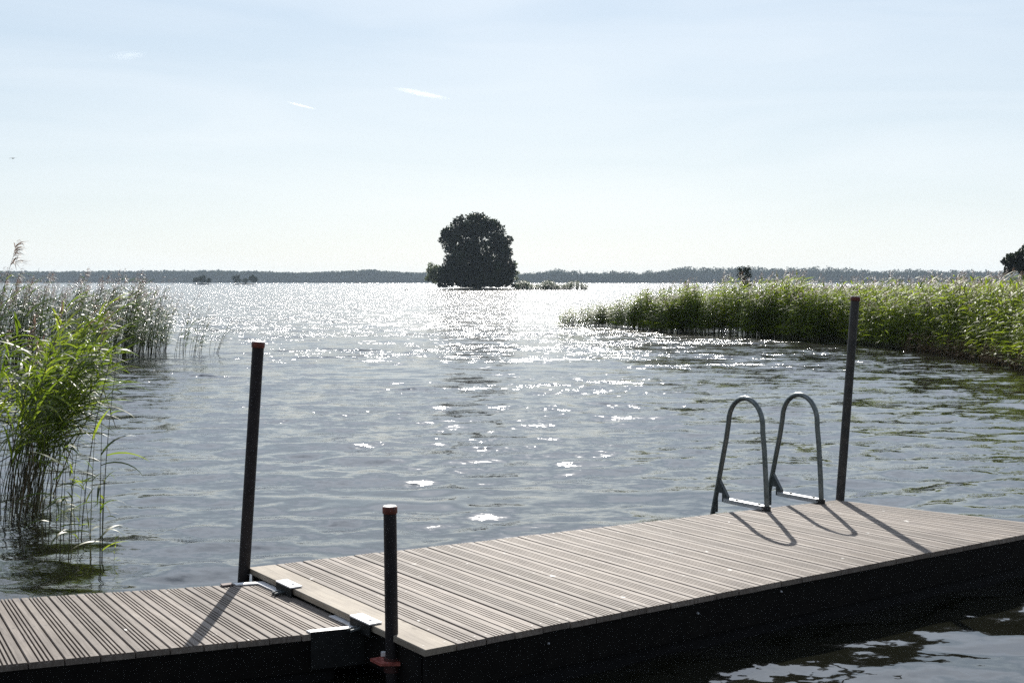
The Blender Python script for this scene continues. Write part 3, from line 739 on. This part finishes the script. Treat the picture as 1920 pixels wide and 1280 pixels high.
# near clump: every reed a thing (stem > nothing, foliage, plume)
near_protos = []
def near_reed(seed, h, nleaf, lean, plume, lf, ll=0.40, lw=0.024, sr=0.0045, spread=0.75):
    r_ = np.random.default_rng(seed)
    V, Q, MI = reed_proto(r_, h, nleaf, ll, lw, sr, lean, plume, lf, 7, spread=spread)
    e = empty('reed')
    for m_, nm, mt in ((1, 'stem', M_STEM), (0, 'foliage', M_REED), (2, 'plume', M_PLUME)):
        sel = MI == m_
        if not sel.any(): continue
        q = Q[sel]; used = np.unique(q); remap = np.zeros(len(V), int); remap[used] = np.arange(len(used))
        me = quads_mesh(nm, V[used], remap[q], smooth=(m_ != 2)); link(nm, me, mt, e)
    return e
def copy_thing(o):
    c = o.copy(); COL.objects.link(c)
    for ch in o.children:
        d = ch.copy(); COL.objects.link(d); d.parent = c; d.matrix_parent_inverse = ch.matrix_parent_inverse.copy()
    return c
base = [near_reed(100 + i, 1.42 + 0.06 * (i % 5), 17 + i % 5, 0.22 + 0.06 * (i % 6), 16 if i % 4 == 0 else 0, 0.40 + 0.04 * (i % 3), ll=0.44, lw=0.021, spread=0.6) for i in range(14)]
short = [near_reed(200 + i, 0.85 + 0.07 * i, 7, 0.03 + 0.03 * (i % 3), 0, 0.25, ll=0.28, lw=0.016) for i in range(5)]
used_first = set()
def put(src, x, y, s, rz, label, group):
    o = src if src.name not in used_first else copy_thing(src)
    used_first.add(src.name)
    o.location = (x, y, -0.12); o.scale = (s, s, s); o.rotation_euler = (0, 0, rz)
    return tag(o, label, 'reed', group)
random.seed(8)
G1 = ('green reed of the crowded near clump at the left edge of the photo', 'reeds of the near left clump')
for i in range(100):
    if i < 40:
        px, py = random.gauss(42, 15), random.uniform(905, 985)
    elif i < 72:
        px, py = random.uniform(-12, 80), random.uniform(870, 1000)
    else:
        px, py = random.uniform(-330, 20), random.uniform(860, 1015)
    p = hit(px, py, 0)
    put(random.choice(base), p.x, p.y, random.uniform(.74, 1.10), random.gauss(0.0, 0.5), *G1)
G2 = ('slim short reed with few leaves standing in open water right of the near clump', 'sparse reeds in open water beside the near clump')
for px, py, s, rz in ((105, 1040, .75, .3), (112, 1046, .9, -.5), (127, 1048, 1.0, .2), (133, 1035, .8, 1.0), (146, 1030, .7, -1), (168, 1056, .9, 0.6), (172, 1050, .75, 2.5),
                      (187, 1062, 1.0, .1), (191, 1058, .8, -.4), (212, 1060, .35, 0), (118, 1010, .85, 0.4), (90, 1015, .9, -.3), (78, 1000, 1.0, .6), (142, 1000, .8, 2.8)):
    p = hit(px, py, 0); put(random.choice(short), p.x, p.y, s * 1.02, rz, *G2)
for o in base + short:                     # prototypes the loops never drew
    if o.name not in used_first:
        for ch in list(o.children): bpy.data.objects.remove(ch)
        bpy.data.objects.remove(o)
M_STRAW = leaf_mat('dead_reed', (0.10, 0.075, 0.045), (0.18, 0.14, 0.085), (0.27, 0.22, 0.14), 0.12, (1, .9, .7), 3.0, rough=.8, spec=.05)
dead = []
for i in range(3):                                # bent straw left from last year
    e = empty('dead_reed'); mb = MB(); h = .5 + .15 * i
    mb.tube([(0, 0, 0), (.02, 0, h * .5), (.05 + .03 * i, .01, h)], .005, 6); mb.tube([(.05 + .03 * i, .01, h), (.22 + .05 * i, .05, h - .1 - .06 * i)], [.005, .0025], 6)
    mb.build('stem', M_STRAW, e); dead.append(e)
for i in range(16):
    p = hit(random.gauss(45, 30), random.uniform(900, 990), 0); src = dead[i % 3]; o = src if i < 3 else copy_thing(src)
    o.location = (p.x, p.y, -.08); o.rotation_euler = (random.gauss(0, .12), random.gauss(.05, .15), random.uniform(0, 6.28)); o.scale = (1, 1, random.uniform(.8, 1.4))
    tag(o, 'broken straw coloured dead stalk among the stems of the near left reeds', 'reed', 'dead stalks in the near left clump')
e = near_reed(301, 1.72, 6, 0.20, 0, 0.45, ll=0.34); p = hit(150, 1010, 0); e.location = (p.x, p.y, -0.1)
tag(e, 'tall bare reed stem leaning right above the sparse reeds, tipped with one upright leaf', 'reed')
e = near_reed(305, 1.42, 5, 0.07, 0, 0.5, ll=0.30); p = hit(190, 1052, 0); e.location = (p.x, p.y, -0.1)
tag(e, 'upright slender reed nearest the left pole, with a few long leaves blown to the right', 'reed')
# the tallest reed, plume against the sky at the left edge
e = near_reed(307, 2.08, 9, 0.20, 46, 0.5, ll=0.5); p = hit(-66, 960, 0); e.location = (p.x, p.y, -0.1)
tag(e, 'tallest reed at the left edge with a drooping brown plume against the sky', 'reed')

# ------------------------------------------------------------------ trees
def leaf_cloud(rng, blobs, n, size, squash=0.85, core=0.35):
    """leaf sized quads through the volume of several lobes"""
    w = np.array([b[3] ** 2 for b in blobs]); w = w / w.sum(); C_ = []
    idx = rng.choice(len(blobs), n, p=w)
    B_ = np.array([b[:4] for b in blobs])[idx]
    d = rng.normal(size=(n, 3)); d /= np.linalg.norm(d, axis=1)[:, None]
    rad = B_[:, 3] * (core + (1 - core) * rng.random(n) ** 0.45) * (1 + 0.10 * rng.normal(size=n))
    c = B_[:, :3] + d * rad[:, None] * np.array([1, 1, squash])
    a = rng.normal(size=(n, 3)); a /= np.linalg.norm(a, axis=1)[:, None]
    b = np.cross(a, rng.normal(size=(n, 3))); b /= np.linalg.norm(b, axis=1)[:, None]
    s = size * rng.uniform(.5, 1.3, n)[:, None]
    V = np.stack([c - a * s, c - b * s * .5, c + a * s, c + b * s * .5], 1).reshape(-1, 3)
    Q = np.arange(4 * n).reshape(-1, 4)
    return V, Q
def tree(name, loc, blobs, n, size, m, label, cat='tree', trunk=None, group=None, core=0.35, seed=1):
    r_ = np.random.default_rng(seed)
    e = empty(name, loc); tag(e, label, cat, group)
    sub = []
    for (x, y, z, r) in blobs:                      # break each lobe into clumps with gaps
        k = 14
        for _ in range(k):
            d = r_.normal(size=3); d /= np.linalg.norm(d)
            sub.append((x + d[0] * r * .68, y + d[1] * r * .68, z + d[2] * r * .6, r * r_.uniform(.28, .50)))
        sub.append((x, y, z, r * .5))
    V, Q = leaf_cloud(r_, sub, n, size, core=core)
    V = V[:, :]; V[:, 2] = np.maximum(V[:, 2], 0.15)
    link('crown', quads_mesh('crown', V, Q), m, e)
    if trunk:
        h, r0 = trunk
        mb = MB(); mb.tube([(0, 0, -0.3), (r0 * .3, 0, h * .3), (0, r0 * .2, h * .65), (r0 * .2, 0, h)], [r0 * 1.3, r0, r0 * .7, r0 * .2], 9)
        for i in range(6):
            b = blobs[i % len(blobs)]; s0 = r_.uniform(.25, .6) * h
            mb.tube([(0, 0, s0), (b[0] * .5, b[1] * .5, s0 + (b[2] - s0) * .6), (b[0], b[1], b[2] + b[3] * .3)], [r0 * .45, r0 * .25, r0 * .08], 6)
        mb.build('trunk', M_BARK, e, smooth=True)
    return e

DI = 282.0; K = DI / F                        # metres per photo pixel at the island
ic = at(893, 543, DI); ix, iy = ic.x, ic.y
# island ground
def mound(name, cx, cy, rx, ry, h, m, label, seed=0, n=40, kind='structure'):
    r_ = np.random.default_rng(seed); rings = 6; vs = []; fs = []
    ph = r_.uniform(0, 6.28, 4)
    for i in range(rings + 1):
        f = 1 - i / rings
        for k in range(n):
            a = 2 * math.pi * k / n; wob = 1 + .10 * math.sin(3 * a + ph[0]) + .06 * math.sin(7 * a + ph[1]) + .03 * math.sin(13 * a + ph[2])
            z = h * (1 - f ** 2) + (r_.normal(0, .08 * h) if 0 < i < rings else 0) - (0.3 if i == 0 else 0)
            vs.append((cx + rx * f * wob * math.cos(a), cy + ry * f * wob * math.sin(a), z))
    for i in range(rings):
        for k in range(n): fs.append((i * n + k, i * n + (k + 1) % n, (i + 1) * n + (k + 1) % n, (i + 1) * n + k))
    mb = MB(); mb.add(vs, fs); o = mb.build(name, m, None, smooth=True); tag(o, label, kind=kind); return o
mound('island', ix + 0.3, iy + 6, 10.2, 9, 0.35, M_SHORE, 'low rocky island under the big tree', 3)
pxb = lambda px, py, r, dy=0: ((px - 893) * K, dy, (541 - py) * K + 0.2, r * K)
oak_b = [pxb(888, 425, 27), pxb(865, 438, 22, 2), pxb(912, 428, 25, -1), pxb(845, 450, 22, -2), pxb(885, 458, 30), pxb(868, 468, 28, 3), pxb(925, 460, 26, -2),
         pxb(938, 452, 18, 1), pxb(852, 474, 18, 2), pxb(885, 485, 38, 0), pxb(925, 488, 30, 2), pxb(943, 476, 20, -2), pxb(832, 441, 9, -1), pxb(862, 492, 30, -3), pxb(889, 412, 17), pxb(845, 505, 26), pxb(945, 505, 25), pxb(900, 515, 34), pxb(870, 520, 28), pxb(930, 520, 26), pxb(838, 462, 16), pxb(828, 450, 9), pxb(950, 490, 20), pxb(842, 440, 20), pxb(862, 424, 24), pxb(922, 436, 25), pxb(943, 458, 22), pxb(900, 420, 22), pxb(836, 434, 11)]
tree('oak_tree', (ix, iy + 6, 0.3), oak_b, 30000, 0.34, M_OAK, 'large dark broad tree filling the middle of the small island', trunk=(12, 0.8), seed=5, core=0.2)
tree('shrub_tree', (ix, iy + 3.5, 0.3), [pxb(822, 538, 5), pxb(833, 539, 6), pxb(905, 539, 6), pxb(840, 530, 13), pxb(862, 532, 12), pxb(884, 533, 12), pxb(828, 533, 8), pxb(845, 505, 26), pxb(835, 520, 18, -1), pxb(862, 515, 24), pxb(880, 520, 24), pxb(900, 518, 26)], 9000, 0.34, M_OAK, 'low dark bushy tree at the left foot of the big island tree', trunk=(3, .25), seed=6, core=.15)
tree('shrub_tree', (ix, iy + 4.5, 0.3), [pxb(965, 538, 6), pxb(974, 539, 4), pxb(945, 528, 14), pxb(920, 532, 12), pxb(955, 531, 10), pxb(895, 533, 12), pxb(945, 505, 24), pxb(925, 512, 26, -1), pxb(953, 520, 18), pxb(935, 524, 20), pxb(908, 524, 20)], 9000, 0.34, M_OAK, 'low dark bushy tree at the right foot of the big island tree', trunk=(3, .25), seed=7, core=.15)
tree('willow_shrub', (ix, iy + 8, 0.2), [pxb(806, 503, 13), pxb(800, 515, 11), pxb(818, 508, 14), pxb(812, 522, 13), pxb(797, 526, 6), pxb(822, 520, 13)], 2600, 0.26, M_WILLOW, 'pale grey green willow bush leaning over the water at the island left end', trunk=(3, .15), seed=8, core=.3)
tree('willow_shrub', (ix, iy + 9, 0.2), [pxb(966, 498, 8), pxb(969, 512, 7), pxb(966, 524, 8)], 420, 0.24, M_WILLOW, 'thin pale bush at the right edge of the big island tree', trunk=(2, .12), seed=9, core=.3)
# reeds right of the island
PI_ = protos(8, 0.5, nleaf=(9, 12), ll=0.7, lw=0.09, sr=0.03, lf=0.2, seg=2, pl=8, lean=(0, .1))
P = []; SC = []
for i in range(800):
    px = rng.uniform(965, 1085) if i < 720 else rng.uniform(1088, 1101)
    if 1072 < px < 1080 and rng.random() < .7: continue
    p = at(px, 542, DI - 2 + rng.uniform(0, 5)); P.append((p.x, p.y, 0)); SC.append(rng.uniform(.6, .95) * (1 + .25 * math.sin(px * .13)))
o = scatter('reed_strip', PI_, P, rng, [M_REEDG, M_STEM, M_PLUME], scl=SC)
tag(o, 'low brownish reed strip in bright water right of the island', 'reeds', kind='stuff')

# islets before the left shore
for k_, (x0, x1, tops, lab) in enumerate(((358, 400, (518, 512, 520), 'rounded'), (435, 484, (513, 519, 513), 'two humped'))):
    Yd = 800.0; p = at((x0 + x1) / 2, 533, Yd); kk = Yd / F
    mound('islet', p.x, Yd, (x1 - x0) / 2 * kk, 6, 0.7, M_ROCK, '%s wooded islet before the far left shore' % lab, 20 + k_, 24)
    bl = [((q - (x0 + x1) / 2) * kk, 0, (532 - ty) * kk * .5, (532 - ty) * kk * .42) for q, ty in zip(np.linspace(x0 + 9, x1 - 9, 3), tops)]
    tree('islet_tree', (p.x, Yd, .3), bl, 600, 0.8, M_FOREST, ('dark rounded bushy tree on the left islet before the far shore', 'dark bushy trees in two humps on the right islet before the far shore')[k_], trunk=(3, .3), seed=30 + k_)
p = at(677, 530.2, 1300); mound('skerry', p.x, 1300, 8, 4, 0.8, M_ROCK, 'flat rocky skerry before the far shore', 33, 20)
# lone tree and rock behind the right reeds
p = at(1396, 520, 150); kk = 150 / F
mound('islet', p.x - 1.0, 150, 4.2, 3.5, .5, M_ROCK, 'low rocky islet under the lone slim tree', 40, 24)
bl = [((px - 1396) * kk, 0, (539 - py) * kk, r * kk) for px, py, r in ((1394, 493, 10), (1401, 490, 8), (1390, 503, 9), (1403, 500, 9), (1397, 512, 10), (1405, 518, 8), (1392, 524, 8), (1400, 526, 9))]
tree('slim_tree', (p.x, 150, .2), bl, 1500, 0.12, M_FOREST, 'lone slim tree rising behind the right reed bed', trunk=(2.4, .09), seed=41)
bl = [((px - 1396) * kk, 0, (539 - py) * kk, r * kk) for px, py, r in ((1358, 536, 5), (1366, 532, 5), (1373, 528, 6), (1378, 534, 6))]
tree('low_shrub', (p.x, 149, .1), bl, 420, 0.10, M_OAK, 'small dark shrub left of the lone slim tree', seed=42, cat='shrub')
# right bank
mb = MB(); b0 = [(10 + 30, 62), (24, 75), (30, 120), (48, 200), (90, 330), (160, 420), (420, 420), (420, 40), (60, 20), (30, 30), (27, 42)]
r_ = random.Random(2)
tag(None or mb, ) if False else None
pts = [(34, 30), (33, 46), (38, 62), (46, 90), (62, 130), (84, 190), (120, 300), (420, 300), (420, 10), (60, 8)]
mb.prism(pts[::-1], -0.4, 0.14); tag(mb.build('ground', M_SHORE), 'low marshy bank behind the right reeds', kind='structure')
Yt = 130.0; kk = Yt / F; p = at(1922, 520, Yt)
bl = [((px - 1922) * kk, dy, (522 - py) * kk + 1.9, r * kk) for px, py, r, dy in ((1905, 500, 17, 0), (1897, 488, 13, 1), (1912, 475, 15, 0), (1925, 485, 20, -1), (1935, 470, 20, 1), (1930, 502, 22, 0), (1955, 490, 24, 0), (1915, 492, 22, 0), (1902, 482, 16, 0), (1890, 505, 9, 0), (1972, 478, 22, 0))]
tree('bank_tree', (p.x, Yt, .1), bl, 11000, 0.15, M_OAK, 'dark tree cut by the right edge of the photo, standing behind the marsh', trunk=(4.2, .22), seed=44, core=.2)

# far shores
def far_forest(x0, x1, Y, prof, seed, label, step=3.0, wob=0.12, lobe=4.6):
    r_ = np.random.default_rng(seed); kk = Y / F; Vs, Qs = [], []; off = 0
    base_z = 0.6
    for row in range(3):
        px = x0
        while px < x1:
            top = np.interp(px, [q[0] for q in prof], [q[1] for q in prof])
            Yr = Y + row * 14 + r_.uniform(-3, 3)
            h = (528 - top) * Yr / F + W - (0 if row == 1 else r_.uniform(0, 3)); h *= r_.uniform(1 - wob, 1 + wob * .4)
            c = at(px, 528, Yr); R_ = lobe * r_.uniform(.7, 1.25)
            bl = [(c.x, Yr, max(h - R_, R_ * .6), R_), (c.x + r_.normal(0, 2), Yr, max(h * .5, 2), R_ * 1.1), (c.x, Yr - 1, h * .22, R_)]
            V, Q = leaf_cloud(r_, bl, 150, 1.5, core=.45); V[:, 2] = np.maximum(V[:, 2], .2)
            Vs.append(V); Qs.append(Q + off); off += len(V); px += step * r_.uniform(.7, 1.3) * (4.0 / kk) * .25
    me = quads_mesh('forest', np.concatenate(Vs), np.concatenate(Qs))
    o = link('forest', me, M_FOREST); tag(o, label, 'forest', kind='stuff'); return o
profL = [(-260, 505), (0, 507), (100, 508), (300, 506), (440, 506), (560, 510), (640, 507), (690, 504), (740, 508), (800, 510), (900, 511)]
profR = [(900, 512), (970, 513), (1000, 508), (1045, 503), (1080, 508), (1120, 511), (1150, 507), (1190, 511), (1240, 505), (1268, 498), (1300, 501), (1350, 501), (1420, 500), (1500, 501), (1560, 500),
         (1600, 504), (1650, 508), (1700, 505), (1735, 503), (1760, 506), (1900, 507), (2200, 508)]
far_forest(-300, 880, 1900, profL, 51, 'hazy blue green forest along the far left shore', wob=.04, lobe=4.2)
far_forest(880, 2200, 1750, profR, 52, 'hazy blue green forest with rounded crowns along the far right shore', wob=.3, lobe=6.5)
# shore ground under the forests with a rising wooded backdrop
def shore(x0, x1, Y, prof, label, seed):
    r_ = np.random.default_rng(seed); vs = []; fs = []
    xs = np.arange(x0, x1, 12.0); cols = [(0, -.3), (3, .5), (14, 3.0), (30, None), (60, None), (500, 6)]
    for px in xs:
        top = (528 - np.interp(px, [q[0] for q in prof], [q[1] for q in prof])) * Y / F + W
        for dy, z in cols:
            p = at(px, 528, Y + dy); vs.append((p.x, Y + dy - 6, (top * .55 + r_.normal(0, .6)) if z is None else z))
    n = len(cols)
    for i in range(len(xs) - 1):
        for k in range(n - 1): fs.append((i * n + k, (i + 1) * n + k, (i + 1) * n + k + 1, i * n + k + 1))
    mb = MB(); mb.add(vs, fs); tag(mb.build('hill', M_FOREST, None, smooth=True), label, kind='structure')
shore(-330, 905, 1900, profL, 'wooded far left shore', 61)
shore(860, 2260, 1750, profR, 'wooded far right shore', 62)

# ------------------------------------------------------------------ birds
def bird(loc, span, label, rz):
    e = empty('bird', loc, rz); tag(e, label, 'bird'); s = span
    mb = MB(); mb.tube([(-.28 * s, 0, 0), (-.18 * s, 0, 0), (-.02 * s, 0, 0), (.12 * s, 0, .01 * s), (.2 * s, 0, .02 * s), (.27 * s, 0, .015 * s)], [.012 * s, .04 * s, .065 * s, .05 * s, .035 * s, .005 * s], 10)
    mb.build('body', M_BIRD, e, smooth=True)
    for sg in (-1, 1):
        mb = MB(); pts = [(.08, 0, 0), (.12, .22, .06), (.04, .5, .02), (-.02, .5, .018), (-.04, .22, .055), (-.06, 0, 0)]
        vs = [Vector((x * s, y * s * sg, z * s + .004 * s)) for x, y, z in pts] + [Vector((x * s, y * s * sg, z * s - .008 * s)) for x, y, z in pts]
        mb.add(vs, [(0, 1, 4, 5), (1, 2, 3, 4), (11, 10, 7, 6), (10, 9, 8, 7)] + [(i, (i + 1) % 6, 6 + (i + 1) % 6, 6 + i) for i in range(6)])
        mb.build('wing', M_BIRD, e, smooth=False)
    return e
bird(at(24, 297, 120), 0.8, 'small dark bird flying alone in the upper left sky', math.radians(80))
# swimming bird left of the island
p = at(762, 543, 270); e = empty('bird', (p.x, p.y, 0)); tag(e, 'dark duck floating on the bright water left of the island', 'bird')
mb = MB(); mb.tube([(-.32, 0, .12), (-.2, 0, .08), (0, 0, .08), (.18, 0, .10), (.26, 0, .2), (.30, 0, .3)], [.02, .11, .15, .10, .05, .05], 10); mb.tube([(.28, 0, .3), (.34, 0, .31), (.46, 0, .29)], [.06, .05, .015], 8)
mb.build('body', M_BIRD, e, smooth=True)

# ------------------------------------------------------------------ contrails and a wisp of cloud (volumes high above)
def cloud_vol(name, p0, p1, width, label, dens, seed):
    d = p1 - p0; Ln = d.length; mid = (p0 + p1) / 2
    m = bpy.data.materials.new('vapour'); m.use_nodes = True; t_ = m.node_tree; t_.nodes.clear()
    o_ = t_.nodes.new('ShaderNodeOutputMaterial'); pv = t_.nodes.new('ShaderNodeVolumePrincipled')
    pv.inputs['Color'].default_value = (1, 1, 1, 1); pv.inputs['Anisotropy'].default_value = 0.45
    tcn = t_.nodes.new('ShaderNodeTexCoord')
    ln_ = t_.nodes.new('ShaderNodeVectorMath'); ln_.operation = 'LENGTH'; t_.links.new(tcn.outputs['Object'], ln_.inputs[0])
    mr = t_.nodes.new('ShaderNodeMapRange'); mr.inputs[1].default_value = 1.0; mr.inputs[2].default_value = 0.1; mr.inputs[3].default_value = 0; mr.inputs[4].default_value = 1
    t_.links.new(ln_.outputs['Value'], mr.inputs[0])
    n = noise(t_, 2.6, 4, .6, tcn.outputs['Object'], (2.5, 1, 1)); n.inputs['Scale'].default_value = 2.2
    r2 = t_.nodes.new('ShaderNodeMapRange'); r2.inputs[1].default_value = .35; r2.inputs[2].default_value = .65; t_.links.new(n.outputs['Fac'], r2.inputs[0])
    mm = t_.nodes.new('ShaderNodeMath'); mm.operation = 'MULTIPLY'; t_.links.new(mr.outputs[0], mm.inputs[0]); t_.links.new(r2.outputs[0], mm.inputs[1])
    m2 = t_.nodes.new('ShaderNodeMath'); m2.operation = 'MULTIPLY'; m2.inputs[1].default_value = dens; t_.links.new(mm.outputs[0], m2.inputs[0]); t_.links.new(m2.outputs[0], pv.inputs['Density'])
    t_.links.new(pv.outputs[0], o_.inputs['Volume'])
    mb = MB(); rings = 10; n_ = 16; vs = []; fs = []
    for i in range(rings + 1):
        a = math.pi * i / rings
        for k in range(n_):
            b = 2 * math.pi * k / n_; vs.append((math.cos(a), math.sin(a) * math.cos(b), math.sin(a) * math.sin(b)))
    for i in range(rings):
        for k in range(n_): fs.append((i * n_ + k, i * n_ + (k + 1) % n_, (i + 1) * n_ + (k + 1) % n_, (i + 1) * n_ + k))
    mb.add(vs, fs); o = mb.build(name, m, None, smooth=True)
    import bmesh
    bm = bmesh.new(); bm.from_mesh(o.data); bmesh.ops.remove_doubles(bm, verts=bm.verts, dist=1e-5); bmesh.ops.recalc_face_normals(bm, faces=bm.faces); bm.to_mesh(o.data); bm.free()
    o.location = mid; o.scale = (Ln / 2, width, width); o.rotation_euler = d.to_track_quat('X', 'Z').to_euler()
    tag(o, label, 'cloud'); return o
YC = 9000.0
cloud_vol('contrail', at(733, 164, YC), at(848, 187, YC), 22, 'longer brighter white vapour trail high in the sky left of centre', 0.016, 1)
cloud_vol('contrail', at(534, 190, YC), at(596, 206, YC), 10, 'shorter thinner white vapour trail at the left of the brighter one', 0.045, 2)
cloud_vol('wispy_cloud', at(200, 107, YC), at(280, 102, YC), 34, 'small faint wispy cloud in the upper left sky', 0.003, 3)

# ------------------------------------------------------------------ haze
HZ = bpy.data.materials.new('haze'); HZ.use_nodes = True; t_ = HZ.node_tree; t_.nodes.clear()
o_ = t_.nodes.new('ShaderNodeOutputMaterial'); pv = t_.nodes.new('ShaderNodeVolumePrincipled')
pv.inputs['Color'].default_value = (0.70, 0.85, 1.0, 1); pv.inputs['Density'].default_value = 0.00012; pv.inputs['Anisotropy'].default_value = 0.1
t_.links.new(pv.outputs[0], o_.inputs['Volume'])
mb = MB(); mb.box((0, 0, 15.5), (6400, 6400, 35)); o = mb.build('haze', HZ); tag(o, 'pale blue summer haze over the lake', kind='stuff')
